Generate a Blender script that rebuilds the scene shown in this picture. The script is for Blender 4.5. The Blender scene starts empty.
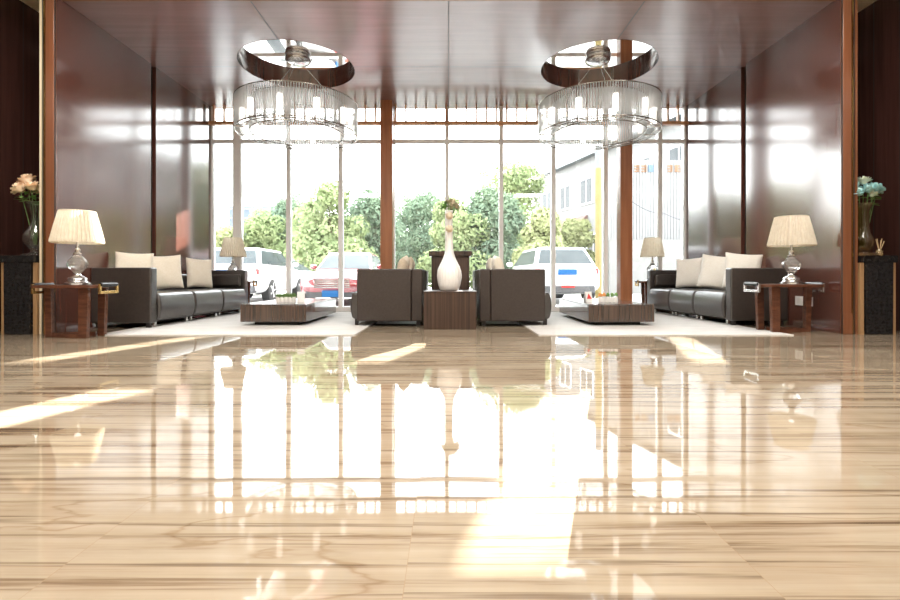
import bpy, bmesh, math, random
from mathutils import Vector, Matrix
R = random.Random(7)
PI = math.pi
S = bpy.context.scene
COL = S.collection
H = 0.70          # camera height
CEIL = 4.09
WX = 4.747        # alcove half width
WIN = 9.64        # window plane
# ------------------------------------------------------------------ materials
MATS = {}
def nodes(name):
    m = bpy.data.materials.new(name); m.use_nodes = True
    nt = m.node_tree
    return m, nt, nt.nodes['Principled BSDF'], nt.nodes['Material Output']
def N(nt, t, **kw):
    n = nt.nodes.new(t)
    for k, v in kw.items():
        if k.startswith('_'): setattr(n, k[1:], v)
        else: n.inputs[k].default_value = v
    return n
def ramp(nt, fac, stops):
    r = nt.nodes.new('ShaderNodeValToRGB')
    e = r.color_ramp.elements
    while len(e) < len(stops): e.new(0.5)
    for i, (p, c) in enumerate(stops):
        e[i].position = p; e[i].color = (*c, 1)
    nt.links.new(fac, r.inputs[0])
    return r.outputs[0]
def coords(nt, scale=(1, 1, 1), kind='Object'):
    tc = nt.nodes.new('ShaderNodeTexCoord'); mp = nt.nodes.new('ShaderNodeMapping')
    mp.inputs['Scale'].default_value = scale
    nt.links.new(tc.outputs[kind], mp.inputs[0])
    return mp.outputs[0]
def mat(name, c1, c2=None, scale=(8, 8, 8), rough=.5, metal=0, spec=.5, bump=0, coat=0, detail=4, trans=0, ior=1.5, emit=None, estr=0, sheen=0, alpha=1, lo=.35, hi=.65):
    m, nt, b, out = nodes(name)
    c2 = c2 or tuple(x * .85 for x in c1)
    v = coords(nt, scale)
    n = N(nt, 'ShaderNodeTexNoise', Scale=1.0, Detail=detail)
    nt.links.new(v, n.inputs['Vector'])
    nt.links.new(ramp(nt, n.outputs[0], [(lo, c1), (hi, c2)]), b.inputs['Base Color'])
    b.inputs['Roughness'].default_value = rough; b.inputs['Metallic'].default_value = metal
    b.inputs['Specular IOR Level'].default_value = spec; b.inputs['IOR'].default_value = ior
    b.inputs['Coat Weight'].default_value = coat; b.inputs['Coat Roughness'].default_value = .05
    b.inputs['Transmission Weight'].default_value = trans
    b.inputs['Sheen Weight'].default_value = sheen
    if emit:
        b.inputs['Emission Color'].default_value = (*emit, 1); b.inputs['Emission Strength'].default_value = estr
    if bump:
        bp = N(nt, 'ShaderNodeBump', Strength=bump, Distance=.01)
        nt.links.new(n.outputs[0], bp.inputs['Height']); nt.links.new(bp.outputs[0], b.inputs['Normal'])
    MATS[name] = m
    return m

def floor_mat():
    m, nt, b, out = nodes('striped_marble')
    L = nt.links.new
    tc = nt.nodes.new('ShaderNodeTexCoord'); P = tc.outputs['Object']
    # tile index
    sx = nt.nodes.new('ShaderNodeSeparateXYZ'); L(P, sx.inputs[0])
    def math_(op, a, bv):
        n = nt.nodes.new('ShaderNodeMath'); n.operation = op
        L(a, n.inputs[0]) if not isinstance(a, (int, float)) else None
        if isinstance(bv, (int, float)): n.inputs[1].default_value = bv
        else: L(bv, n.inputs[1])
        return n.outputs[0]
    T = .83
    ux = math_('DIVIDE', math_('ADD', sx.outputs[0], .93 + T * 10), T)
    uy = math_('DIVIDE', math_('ADD', sx.outputs[1], -1.155 + T * 12), T)
    ix = math_('FLOOR', ux, 0); iy = math_('FLOOR', uy, 0)
    fx = math_('FRACT', ux, 0); fy = math_('FRACT', uy, 0)
    cb = nt.nodes.new('ShaderNodeCombineXYZ'); L(ix, cb.inputs[0]); L(iy, cb.inputs[1])
    wn = nt.nodes.new('ShaderNodeTexWhiteNoise'); wn.noise_dimensions = '3D'; L(cb.outputs[0], wn.inputs['Vector'])
    # stripes: noise stretched along x, shifted per tile row only a little
    off = nt.nodes.new('ShaderNodeVectorMath'); off.operation = 'MULTIPLY_ADD'
    L(wn.outputs['Color'], off.inputs[0]); off.inputs[1].default_value = (.5, .012, 0); L(P, off.inputs[2])
    mp = nt.nodes.new('ShaderNodeMapping'); mp.inputs['Scale'].default_value = (.35, 9, 1); L(off.outputs[0], mp.inputs[0])
    n1 = N(nt, 'ShaderNodeTexNoise', Scale=1.0, Detail=7, Roughness=.66, Distortion=.5); L(mp.outputs[0], n1.inputs['Vector'])
    mp2 = nt.nodes.new('ShaderNodeMapping'); mp2.inputs['Scale'].default_value = (.5, 26, 1); L(off.outputs[0], mp2.inputs[0])
    n2 = N(nt, 'ShaderNodeTexNoise', Scale=1.0, Detail=5, Roughness=.6, Distortion=.3); L(mp2.outputs[0], n2.inputs['Vector'])
    c1 = ramp(nt, n1.outputs[0], [(.30, (.12, .08, .052)), (.39, (.25, .185, .125)), (.46, (.39, .325, .245)), (.68, (.46, .40, .315))])
    c2 = ramp(nt, n2.outputs[0], [(.36, (.30, .22, .16)), (.45, (.90, .85, .78)), (.7, (1, 1, 1))])
    mx = nt.nodes.new('ShaderNodeMix'); mx.data_type = 'RGBA'; mx.blend_type = 'MULTIPLY'; mx.inputs[0].default_value = .75
    L(c1, mx.inputs[6]); L(c2, mx.inputs[7])
    # joints
    def edge(f):
        a = math_('ABSOLUTE', math_('SUBTRACT', f, .5), 0)
        return math_('GREATER_THAN', a, .4985)
    jt = math_('MAXIMUM', edge(fx), edge(fy))
    mx2 = nt.nodes.new('ShaderNodeMix'); mx2.data_type = 'RGBA'
    jf = math_('MULTIPLY', jt, .55); L(jf, mx2.inputs[0]); L(mx.outputs[2], mx2.inputs[6]); mx2.inputs[7].default_value = (.35, .25, .16, 1)
    # thin wandering veins
    mp3 = nt.nodes.new('ShaderNodeMapping'); mp3.inputs['Scale'].default_value = (.3, 1.5, 1); mp3.inputs['Rotation'].default_value = (0, 0, .18); L(P, mp3.inputs[0])
    n3 = N(nt, 'ShaderNodeTexNoise', Scale=1.0, Detail=6, Roughness=.5, Distortion=.2); L(mp3.outputs[0], n3.inputs['Vector'])
    rd = math_('ABSOLUTE', math_('SUBTRACT', n3.outputs[0], .47), 0)
    vr = ramp(nt, rd, [(0, (.74, .65, .56)), (.005, (1, 1, 1))])
    n4 = N(nt, 'ShaderNodeTexNoise', Scale=3.0, Detail=4); L(P, n4.inputs['Vector'])
    pat = ramp(nt, n4.outputs[0], [(.4, (.90, .88, .86)), (.62, (1.0, 1.0, 1.0))])
    m3 = nt.nodes.new('ShaderNodeMix'); m3.data_type = 'RGBA'; m3.blend_type = 'MULTIPLY'; m3.inputs[0].default_value = .8; L(mx2.outputs[2], m3.inputs[6]); L(vr, m3.inputs[7])
    m4 = nt.nodes.new('ShaderNodeMix'); m4.data_type = 'RGBA'; m4.blend_type = 'MULTIPLY'; m4.inputs[0].default_value = 1; L(m3.outputs[2], m4.inputs[6]); L(pat, m4.inputs[7])
    L(m4.outputs[2], b.inputs['Base Color'])
    b.inputs['Roughness'].default_value = .03; b.inputs['IOR'].default_value = 1.62
    # each slab lies a hair out of level, and its polish undulates
    nn = N(nt, 'ShaderNodeTexNoise', Scale=2.2, Detail=1); L(P, nn.inputs['Vector'])
    bp = N(nt, 'ShaderNodeBump', Strength=.012, Distance=.05); L(nn.outputs[0], bp.inputs['Height'])
    tl = nt.nodes.new('ShaderNodeVectorMath'); tl.operation = 'MULTIPLY_ADD'
    cs = nt.nodes.new('ShaderNodeVectorMath'); cs.operation = 'SUBTRACT'; L(wn.outputs['Color'], cs.inputs[0]); cs.inputs[1].default_value = (.5, .5, .5)
    L(cs.outputs[0], tl.inputs[0]); tl.inputs[1].default_value = (.002, .0012, 0); L(bp.outputs[0], tl.inputs[2])
    nm = nt.nodes.new('ShaderNodeVectorMath'); nm.operation = 'NORMALIZE'; L(tl.outputs[0], nm.inputs[0])
    L(nm.outputs[0], b.inputs['Normal'])
    MATS['floor'] = m
def wood_mat(name, c1, c2, scale, rough=.15, ior=1.5, seams=None, mid=.5, coat=0):
    m, nt, b, out = nodes(name); L = nt.links.new
    v = coords(nt, scale)
    n = N(nt, 'ShaderNodeTexNoise', Scale=1.0, Detail=6, Roughness=.6, Distortion=.4); L(v, n.inputs['Vector'])
    c = ramp(nt, n.outputs[0], [(mid - .15, c1), (mid + .15, c2)])
    if seams:
        tc = nt.nodes.new('ShaderNodeTexCoord'); sx = nt.nodes.new('ShaderNodeSeparateXYZ'); L(tc.outputs['Object'], sx.inputs[0])
        last = None
        for ax, val, w in seams:
            a = nt.nodes.new('ShaderNodeMath'); a.operation = 'SUBTRACT'; L(sx.outputs[ax], a.inputs[0]); a.inputs[1].default_value = val
            d = nt.nodes.new('ShaderNodeMath'); d.operation = 'ABSOLUTE'; L(a.outputs[0], d.inputs[0])
            g = nt.nodes.new('ShaderNodeMath'); g.operation = 'LESS_THAN'; L(d.outputs[0], g.inputs[0]); g.inputs[1].default_value = w
            if last:
                q = nt.nodes.new('ShaderNodeMath'); q.operation = 'MAXIMUM'; L(last, q.inputs[0]); L(g.outputs[0], q.inputs[1]); last = q.outputs[0]
            else: last = g.outputs[0]
        mx = nt.nodes.new('ShaderNodeMix'); mx.data_type = 'RGBA'; L(last, mx.inputs[0]); L(c, mx.inputs[6]); mx.inputs[7].default_value = (.02, .01, .008, 1)
        c = mx.outputs[2]
        ro = nt.nodes.new('ShaderNodeMath'); ro.operation = 'MULTIPLY_ADD'; L(last, ro.inputs[0]); ro.inputs[1].default_value = .7; ro.inputs[2].default_value = rough
        L(ro.outputs[0], b.inputs['Roughness'])
    else: b.inputs['Roughness'].default_value = rough
    L(c, b.inputs['Base Color']); b.inputs['IOR'].default_value = ior
    b.inputs['Coat Weight'].default_value = coat; b.inputs['Coat Roughness'].default_value = .04
    MATS[name] = m
def pane_mat():
    m, nt, b, out = nodes('window_glass'); L = nt.links.new
    nt.nodes.remove(b)
    t = N(nt, 'ShaderNodeBsdfTransparent', Color=(.97, .985, .98, 1)); g = N(nt, 'ShaderNodeBsdfGlossy', Roughness=.0)
    f = N(nt, 'ShaderNodeFresnel', IOR=1.45); mx = nt.nodes.new('ShaderNodeMixShader')
    L(f.outputs[0], mx.inputs[0]); L(t.outputs[0], mx.inputs[1]); L(g.outputs[0], mx.inputs[2]); L(mx.outputs[0], out.inputs[0])
    MATS['pane'] = m
def clear_mat(name, tint, k, body, kb):
    """thin clear glass: transparent + gloss + a little milky body"""
    m, nt, b, out = nodes(name); L = nt.links.new
    nt.nodes.remove(b)
    t = N(nt, 'ShaderNodeBsdfTransparent', Color=(*tint, 1)); g = N(nt, 'ShaderNodeBsdfGlossy', Roughness=.04)
    f = N(nt, 'ShaderNodeLayerWeight', Blend=k); mx = nt.nodes.new('ShaderNodeMixShader')
    d = N(nt, 'ShaderNodeBsdfTranslucent', Color=(*body, 1)); mx2 = nt.nodes.new('ShaderNodeMixShader'); mx2.inputs[0].default_value = kb
    L(f.outputs['Facing'], mx.inputs[0]); L(t.outputs[0], mx.inputs[1]); L(g.outputs[0], mx.inputs[2])
    L(mx.outputs[0], mx2.inputs[1]); L(d.outputs[0], mx2.inputs[2]); L(mx2.outputs[0], out.inputs[0])
    MATS[name] = m
def soft_mat(name, c, c2, tr, scale=(4, 4, 4)):
    """cloth or leaf that lets light through"""
    m, nt, b, out = nodes(name); L = nt.links.new
    nt.nodes.remove(b)
    v = coords(nt, scale); n = N(nt, 'ShaderNodeTexNoise', Scale=1.0, Detail=3); L(v, n.inputs['Vector'])
    col = ramp(nt, n.outputs[0], [(.35, c), (.65, c2)])
    d = nt.nodes.new('ShaderNodeBsdfDiffuse'); t = nt.nodes.new('ShaderNodeBsdfTranslucent'); mx = nt.nodes.new('ShaderNodeMixShader'); mx.inputs[0].default_value = tr
    L(col, d.inputs[0]); L(col, t.inputs[0]); L(d.outputs[0], mx.inputs[1]); L(t.outputs[0], mx.inputs[2]); L(mx.outputs[0], out.inputs[0])
    MATS[name] = m

floor_mat(); pane_mat()
wood_mat('wall_wood', (.10, .034, .024), (.125, .042, .029), (14, 14, .6), .15, 2.2)
wood_mat('niche_wood', (.048, .020, .016), (.072, .030, .024), (14, 14, .6), .22, 1.5, [(1, 6.49, .006), (1, 6.12, .006)])
wood_mat('ceiling_wood', (.215, .115, .097), (.26, .14, .118), (.5, 10, 10), .25, 2.1, [(0, 2.42, .007), (0, -2.44, .007), (1, 7.78, .007), (0, 0, .004)])
wood_mat('pilaster_wood', (.20, .075, .034), (.25, .095, .045), (16, 16, .8), .2, 1.75)
wood_mat('column_wood', (.30, .11, .045), (.40, .16, .07), (16, 16, .8), .3, 1.45)
wood_mat('slat_wood', (.62, .32, .16), (.7, .38, .2), (16, 16, 4), .4)
wood_mat('zebra_wood', (.020, .011, .008), (.085, .046, .030), (42, 42, .5), .34, 1.45, mid=.5)
wood_mat('zebra_gloss', (.020, .011, .008), (.085, .046, .030), (42, 42, .5), .2, 1.5, coat=.7)
wood_mat('table_wood', (.075, .028, .016), (.14, .055, .03), (6, 30, 30), .25, 1.5)
mat('leather', (.030, .024, .021), (.042, .034, .030), (30, 30, 30), .29, bump=.05, spec=1.0)
mat('leather_back', (.032, .022, .018), (.042, .030, .025), (40, 40, 40), .42, bump=.06)
mat('chrome', (.75, .75, .74), (.66, .66, .66), (5, 5, 5), .25, 1)
mat('nickel', (.42, .40, .37), (.36, .34, .31), (5, 5, 5), .2, 1)
mat('gold', (.70, .47, .18), (.6, .4, .15), (9, 9, 9), .25, 1)
mat('mullion', (.88, .88, .87), (.84, .84, .83), (2, 2, 2), .4)
mat('gap_black', (.015, .011, .010), (.02, .014, .012), (3, 3, 3), .6)
mat('cream_paint', (.80, .68, .50), (.76, .64, .46), (2, 2, 2), .7)
mat('lobby_paint', (.86, .83, .78), (.83, .80, .75), (2, 2, 2), .7)
mat('yard_wall', (.15, .147, .142), (.14, .137, .13), (2, 2, 2), .8)
mat('rug', (.74, .73, .71), (.62, .61, .59), (3, 40, 40), .95, bump=.5, spec=.1)
mat('cushion_cream', (.90, .84, .73), (.86, .79, .66), (40, 40, 40), .9, bump=.15, spec=.2, sheen=.3)
mat('cushion_white', (.92, .90, .84), (.88, .85, .78), (40, 40, 40), .9, bump=.15, spec=.2, sheen=.3)
mat('cushion_tan', (.72, .62, .49), (.62, .52, .40), (30, 30, 30), .9, bump=.15, spec=.2)
mat('black_stone', (.010, .010, .010), (.020, .020, .021), (30, 30, 30), .25, detail=8, spec=.4)
mat('cap_stone', (.010, .010, .010), (.02, .02, .02), (20, 20, 20), .15)
mat('oak_edge', (.42, .26, .13), (.36, .21, .1), (30, 30, 1), .4)
mat('porcelain', (.86, .85, .83), (.82, .81, .79), (6, 6, 6), .18, spec=.6)
mat('white_card', (.85, .85, .84), (.82, .82, .81), (6, 6, 6), .5)
mat('red_card', (.75, .06, .06), (.65, .05, .05), (6, 6, 6), .4)
mat('cream_rose', (.66, .57, .42), (.58, .46, .33), (30, 30, 30), .6)
mat('peach_rose', (.95, .68, .45), (.97, .80, .62), (25, 25, 25), .6)
mat('teal_rose', (.27, .56, .60), (.58, .78, .74), (25, 25, 25), .6)
mat('pale_rose', (.80, .84, .62), (.70, .80, .72), (25, 25, 25), .6)
mat('dried_rose', (.48, .40, .28), (.34, .33, .2), (25, 25, 25), .7)
mat('green_stem', (.10, .20, .05), (.16, .28, .08), (20, 20, 20), .5)
mat('green_leaf', (.12, .26, .06), (.2, .36, .1), (20, 20, 20), .5)
mat('grass_blade', (.10, .19, .05), (.17, .30, .09), (40, 40, 40), .6)
mat('orange_bloom', (.85, .42, .12), (.75, .3, .1), (40, 40, 40), .6)
mat('soil', (.05, .035, .025), None, (40, 40, 40), .9)
mat('reed', (.55, .38, .2), None, (40, 40, 40), .7)
mat('amber_glass', (.7, .5, .25), (.65, .45, .2), (5, 5, 5), .05, trans=.7)
mat('paint_white', (.84, .84, .84), (.80, .80, .80), (2, 2, 2), .25, coat=.8)
mat('paint_red', (.30, .022, .035), (.26, .02, .03), (2, 2, 2), .25, coat=1)
MATS['paint_red'].node_tree.nodes['Principled BSDF'].inputs['Coat IOR'].default_value = 2.0
mat('car_glass', (.05, .06, .065), (.07, .08, .085), (2, 2, 2), .12, spec=.15)
mat('tyre', (.03, .03, .03), None, (9, 9, 9), .8)
mat('bumper_dark', (.09, .09, .095), None, (9, 9, 9), .6)
mat('tail_red', (.75, .05, .05), (.6, .04, .04), (9, 9, 9), .2)
mat('plate_blue', (.002, .11, .32), (.002, .10, .30), (3, 3, 3), .4)
mat('asphalt', (.40, .39, .38), (.35, .34, .33), (3, 3, 3), .8)
mat('facade_white', (.16, .16, .16), (.145, .145, .145), (1, 1, 1), .8)
mat('facade_blue', (.105, .13, .17), (.09, .115, .15), (1, 1, 1), .6)
mat('facade_dark', (.045, .05, .055), (.06, .065, .07), (1, 1, 1), .5, spec=.2)
mat('roof_red', (.13, .075, .068), (.12, .066, .06), (3, 3, 3), .8)
mat('roof_grey', (.095, .105, .112), (.085, .095, .1), (3, 3, 3), .8)
mat('sign_orange', (.15, .08, .04), (.14, .07, .035), (3, 3, 3), .6)
mat('sign_blue', (.05, .09, .14), None, (3, 3, 3), .6)
mat('awning_blue', (.06, .12, .15), None, (3, 3, 3), .6)
mat('pole_yellow', (.16, .115, .03), (.14, .1, .025), (5, 5, 5), .6)
mat('pole_grey', (.11, .115, .12), None, (5, 5, 5), .6)
mat('trunk', (.14, .10, .07), None, (9, 9, 2), .9)
mat('mirror', (.92, .90, .88), (.92, .90, .88), (1, 1, 1), .01, 1)
mat('bulb_frost', (.9, .88, .82), (.88, .86, .8), (5, 5, 5), .4, emit=(1, .95, .88), estr=1.3)
clear_mat('rod_glass', (.99, .99, .985), .14, (.92, .92, .90), .30)
mat('crystal', (1, 1, 1), (.97, .98, .98), (2, 2, 2), .02, trans=.78, ior=1.45)
clear_mat('vase_glass', (.93, .95, .94), .35, (.8, .82, .8), .12)
clear_mat('vase_smoke', (.84, .76, .60), .42, (.75, .58, .36), .30)
soft_mat('shade_cloth', (.90, .84, .72), (.84, .77, .64), .45, (20, 20, 20))
soft_mat('leaf_a', (.21, .265, .135), (.30, .345, .18), .4, (1.2, 1.2, 1.2))
soft_mat('leaf_b', (.145, .20, .145), (.20, .26, .175), .4, (1.2, 1.2, 1.2))
soft_mat('leaf_c', (.29, .315, .16), (.33, .35, .19), .4, (1.2, 1.2, 1.2))
soft_mat('membrane', (.9, .9, .9), (.88, .88, .88), .75)

# ------------------------------------------------------------------ helpers
def link(o, parent=None):
    COL.objects.link(o)
    if parent: o.parent = parent
    return o
def ob(name, bm, m, parent=None, smooth=False, loc=(0, 0, 0), bevel=0, seg=2, angle=40):
    me = bpy.data.meshes.new(name)
    bmesh.ops.recalc_face_normals(bm, faces=bm.faces)
    bm.to_mesh(me); bm.free()
    for k in (m if isinstance(m, (list, tuple)) else [m]): me.materials.append(MATS[k])
    o = bpy.data.objects.new(name, me); o.location = loc
    link(o, parent)
    if smooth:
        for p in me.polygons: p.use_smooth = True
    if bevel:
        md = o.modifiers.new('bevel', 'BEVEL'); md.width = bevel; md.segments = seg; md.limit_method = 'ANGLE'; md.angle_limit = math.radians(angle)
        for p in me.polygons: p.use_smooth = True
        md.harden_normals = True
    return o
def thing(name, label, cat, loc, rz=0, group=None):
    o = bpy.data.objects.new(name, None); o.empty_display_size = .1
    o.location = loc; o.rotation_euler = (0, 0, rz); link(o)
    return tag(o, label, cat, group)
def tag(o, label, cat, group=None):
    o['label'] = label; o['category'] = cat
    if group: o['group'] = group
    return o
def struct(o): o['kind'] = 'structure'; return o
def B(): return bmesh.new()
def box(bm, x0, x1, y0, y1, z0, z1, mi=0):
    v = [bm.verts.new(p) for p in ((x0, y0, z0), (x1, y0, z0), (x1, y1, z0), (x0, y1, z0), (x0, y0, z1), (x1, y0, z1), (x1, y1, z1), (x0, y1, z1))]
    for f in ((0, 3, 2, 1), (4, 5, 6, 7), (0, 1, 5, 4), (1, 2, 6, 5), (2, 3, 7, 6), (3, 0, 4, 7)):
        bm.faces.new([v[i] for i in f]).material_index = mi
    return v
def hexa(bm, bot, top):
    """prism between two quads"""
    v = [bm.verts.new(p) for p in list(bot) + list(top)]
    for f in ((0, 3, 2, 1), (4, 5, 6, 7), (0, 1, 5, 4), (1, 2, 6, 5), (2, 3, 7, 6), (3, 0, 4, 7)): bm.faces.new([v[i] for i in f])
def lathe(bm, prof, seg=32, cx=0, cy=0, flute=None, close=False):
    rings = []
    for r, z in prof:
        ring = []
        for i in range(seg):
            a = 2 * PI * i / seg
            rr = r * (flute(a, z) if flute else 1)
            ring.append(bm.verts.new((cx + rr * math.cos(a), cy + rr * math.sin(a), z)))
        rings.append(ring)
    for a, b in zip(rings, rings[1:]):
        for i in range(seg): bm.faces.new((a[i], a[(i + 1) % seg], b[(i + 1) % seg], b[i]))
    if close:
        bm.faces.new(list(reversed(rings[0]))); bm.faces.new(rings[-1])
    return rings
def tube(bm, pts, r, seg=8, r2=None):
    pts = [Vector(p) for p in pts]; prev = None; n = len(pts)
    rings = []
    for i, p in enumerate(pts):
        d = (pts[min(i + 1, n - 1)] - pts[max(i - 1, 0)]).normalized()
        u = d.cross(Vector((0, 0, 1)) if abs(d.z) < .95 else Vector((1, 0, 0))).normalized(); w = d.cross(u)
        rr = r if r2 is None else r + (r2 - r) * i / max(1, n - 1)
        rings.append([bm.verts.new(p + rr * (math.cos(2 * PI * k / seg) * u + math.sin(2 * PI * k / seg) * w)) for k in range(seg)])
    for a, b in zip(rings, rings[1:]):
        for k in range(seg): bm.faces.new((a[k], a[(k + 1) % seg], b[(k + 1) % seg], b[k]))
    bm.faces.new(list(reversed(rings[0]))); bm.faces.new(rings[-1])
def ring_tube(bm, r, z, tr, seg=96, ts=8, cx=0, cy=0):
    rings = []
    for i in range(seg):
        a = 2 * PI * i / seg
        rings.append([bm.verts.new((cx + (r + tr * math.cos(2 * PI * k / ts)) * math.cos(a), cy + (r + tr * math.cos(2 * PI * k / ts)) * math.sin(a), z + tr * math.sin(2 * PI * k / ts))) for k in range(ts)])
    for i in range(seg):
        a, b = rings[i], rings[(i + 1) % seg]
        for k in range(ts): bm.faces.new((a[k], b[k], b[(k + 1) % ts], a[(k + 1) % ts]))
def ball(bm, c, r, sx=1, sy=1, sz=1, u=12, v=8):
    M = Matrix.Translation(c) @ Matrix.Diagonal((sx, sy, sz, 1))
    bmesh.ops.create_uvsphere(bm, u_segments=u, v_segments=v, radius=r, matrix=M)

# ------------------------------------------------------------------ camera, light, world
cam = bpy.data.cameras.new('camera'); co = bpy.data.objects.new('camera', cam); COL.objects.link(co)
cam.sensor_width = 36; cam.lens = 480 / 900 * 36; cam.shift_x = 1.5 / 900; cam.shift_y = -24 / 900
cam.clip_start = .05; cam.clip_end = 500
co.location = (0, 0, H); co.rotation_euler = (PI / 2, 0, 0); S.camera = co
w = bpy.data.worlds.new('sky'); S.world = w; w.use_nodes = True
wn = w.node_tree; bg = wn.nodes['Background']
tc = wn.nodes.new('ShaderNodeTexCoord'); sp = wn.nodes.new('ShaderNodeSeparateXYZ'); wn.links.new(tc.outputs['Generated'], sp.inputs[0])
wn.links.new(ramp(wn, sp.outputs[2], [(.0, (1, .99, .97)), (.5, (.93, .97, 1))]), bg.inputs[0])
bg.inputs[1].default_value = 6.0
SUN = Vector((.33, 1, .392))
sl = bpy.data.lights.new('sun', 'SUN'); sl.energy = 28; sl.angle = math.radians(.03); sl.color = (1, .96, .9)
so = bpy.data.objects.new('sun', sl); so.rotation_euler = SUN.to_track_quat('Z', 'Y').to_euler(); so.location = (6, 20, 9); COL.objects.link(so)
def area(loc, sx, sy, power, col=(1, .95, .88)):
    l = bpy.data.lights.new('ceiling_lamp', 'AREA'); l.shape = 'RECTANGLE'; l.size = sx; l.size_y = sy; l.energy = power; l.color = col
    o = bpy.data.objects.new('ceiling_lamp', l); o.location = loc; COL.objects.link(o)
S.view_settings.view_transform = 'Standard'; S.view_settings.look = 'None'; S.view_settings.gamma = 1; S.view_settings.exposure = 1.03
S.cycles.use_denoising = True
S.cycles.max_bounces = 8; S.cycles.transparent_max_bounces = 24; S.cycles.caustics_refractive = False; S.cycles.caustics_reflective = False
S.cycles.sample_clamp_indirect = 6

# ------------------------------------------------------------------ the room
FRONT = 5.80
LX = 5.75     # lobby half width
bm = B(); box(bm, -LX, LX, -5, 9.72, -.12, 0); struct(ob('floor', bm, 'floor'))
bm = B(); box(bm, -80, 90, 9.74, 170, -.15, -.01); struct(ob('ground', bm, 'asphalt'))
# alcove side walls, in two panels with a dark shadow gap
for sgn, nm in ((-1, 'left'), (1, 'right')):
    bm = B()
    x0, x1 = sorted((sgn * WX, sgn * (WX + .15)))
    for d0, d1 in ((FRONT, 7.66), (7.79, 9.74)): box(bm, x0, x1, d0, d1, 0, 4.25)
    struct(ob('wall_' + nm, bm, 'wall_wood'))
    xa, xb = sorted((sgn * (WX + .06), sgn * (WX + .15)))
    bm = B(); box(bm, xa, xb, 7.66, 7.79, 0, 4.25); struct(ob('trim_%s_shadow_gap' % nm, bm, 'gap_black'))
    # pilaster closing the alcove wall
    p = bpy.data.objects.new('trim_%s_pilaster' % nm, None); link(p); struct(p); p.location = (sgn * 4.81, FRONT, 0)
    def bar(u0, u1, y0, y1, z1, name, m, **kw):      # u runs outward from the alcove
        bm = B(); xa, xb = sorted((sgn * u0, sgn * u1)); box(bm, xa, xb, y0, y1, 0, z1); ob(name, bm, m, p, **kw)
    bar(-.075, .03, -.04, -.001, 4.45, 'pilaster_face', 'pilaster_wood', bevel=.005)
    bar(-.078, .033, -.05, -.041, .25, 'plinth', 'pilaster_wood', bevel=.003)
    bar(.0335, .047, -.045, .05, 4.45, 'brass_strip', 'gold')
    bar(.048, .082, -.02, .1, 4.45, 'dark_edge', 'gap_black')
    bar(.083, .108, -.03, .1, 4.45, 'edge_strip', 'cream_paint' if sgn < 0 else 'pilaster_wood')
    bm = B(); box(bm, -sgn * .077 - .005, -sgn * .077 + .005, -.035, -.022, 0, 4.45); ob('dark_edge', bm, 'gap_black', p)
    # the wall of the niche beside the alcove, carried on along the lobby
    x0, x1 = sorted((sgn * LX, sgn * (LX + .15)))
    bm = B(); box(bm, x0, x1, 1.2, 8.1, 0, 4.4); struct(ob('wall_niche_' + nm, bm, 'niche_wood'))
    bm = B(); box(bm, x0, x1, -5, 1.2, 0, 4.4); struct(ob('wall_lobby_' + nm, bm, 'lobby_paint'))
    xa, xb = sorted((sgn * (WX + .15), sgn * LX))
    bm = B(); box(bm, xa, xb, 8.0, 8.1, 0, 4.4); struct(ob('wall_back_' + nm, bm, 'niche_wood'))
    bm = B(); box(bm, xa, xb, FRONT + .1, 8.1, 4.4, 4.5); struct(ob('ceiling_niche_' + nm, bm, 'cream_paint'))
bm = B(); box(bm, -LX, LX, -5.15, -5, 0, 4.4); struct(ob('wall_entrance', bm, 'lobby_paint'))
bm = B(); box(bm, -LX, LX, -5, FRONT + .1, 4.4, 4.5); struct(ob('ceiling_lobby', bm, 'lobby_paint'))
# alcove ceiling with two round wells
HOLE = ((-2.44, 7.78), (2.42, 7.78)); HR = .905; WELL = .17
bm = B(); c0 = FRONT + .1; c1 = 9.74
for k, (hx, hy) in enumerate(HOLE):
    xa, xb = (-WX - .15, 0) if k == 0 else (0, WX + .15)
    angs = sorted([2 * PI * i / 96 for i in range(96)] + [math.atan2(y - hy, x - hx) % (2 * PI) for x in (xa, xb) for y in (c0, c1)])
    inner, outer = [], []
    for a in angs:
        ca, sa = math.cos(a), math.sin(a)
        t = min(((xb if ca > 0 else xa) - hx) / ca if abs(ca) > 1e-9 else 1e9, ((c1 if sa > 0 else c0) - hy) / sa if abs(sa) > 1e-9 else 1e9)
        inner.append(bm.verts.new((hx + HR * ca, hy + HR * sa, CEIL))); outer.append(bm.verts.new((hx + t * ca, hy + t * sa, CEIL)))
    n = len(angs)
    for i in range(n): bm.faces.new((inner[i], inner[(i + 1) % n], outer[(i + 1) % n], outer[i]))
o = struct(ob('ceiling', bm, 'ceiling_wood'))
bm = B(); box(bm, -WX - .15, WX + .15, c0, c1, 4.45, 4.5); struct(ob('ceiling_slab', bm, 'lobby_paint'))
bm = B(); box(bm, -WX - .1, WX + .1, c0 - .02, c0, CEIL - .012, 4.45); struct(ob('trim_ceiling_edge', bm, 'pilaster_wood'))
for nm, (hx, hy) in zip(('left', 'right'), HOLE):
    e = bpy.data.objects.new('trim_%s_ceiling_well' % nm, None); link(e); struct(e); e.location = (hx, hy, CEIL)
    bm = B(); lathe(bm, [(HR, -.004), (HR, WELL)], 96); ob('well_rim', bm, 'wall_wood', e, smooth=True)
    bm = B(); lathe(bm, [(.001, WELL), (HR + .01, WELL)], 96); ob('mirror', bm, 'mirror', e)
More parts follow.
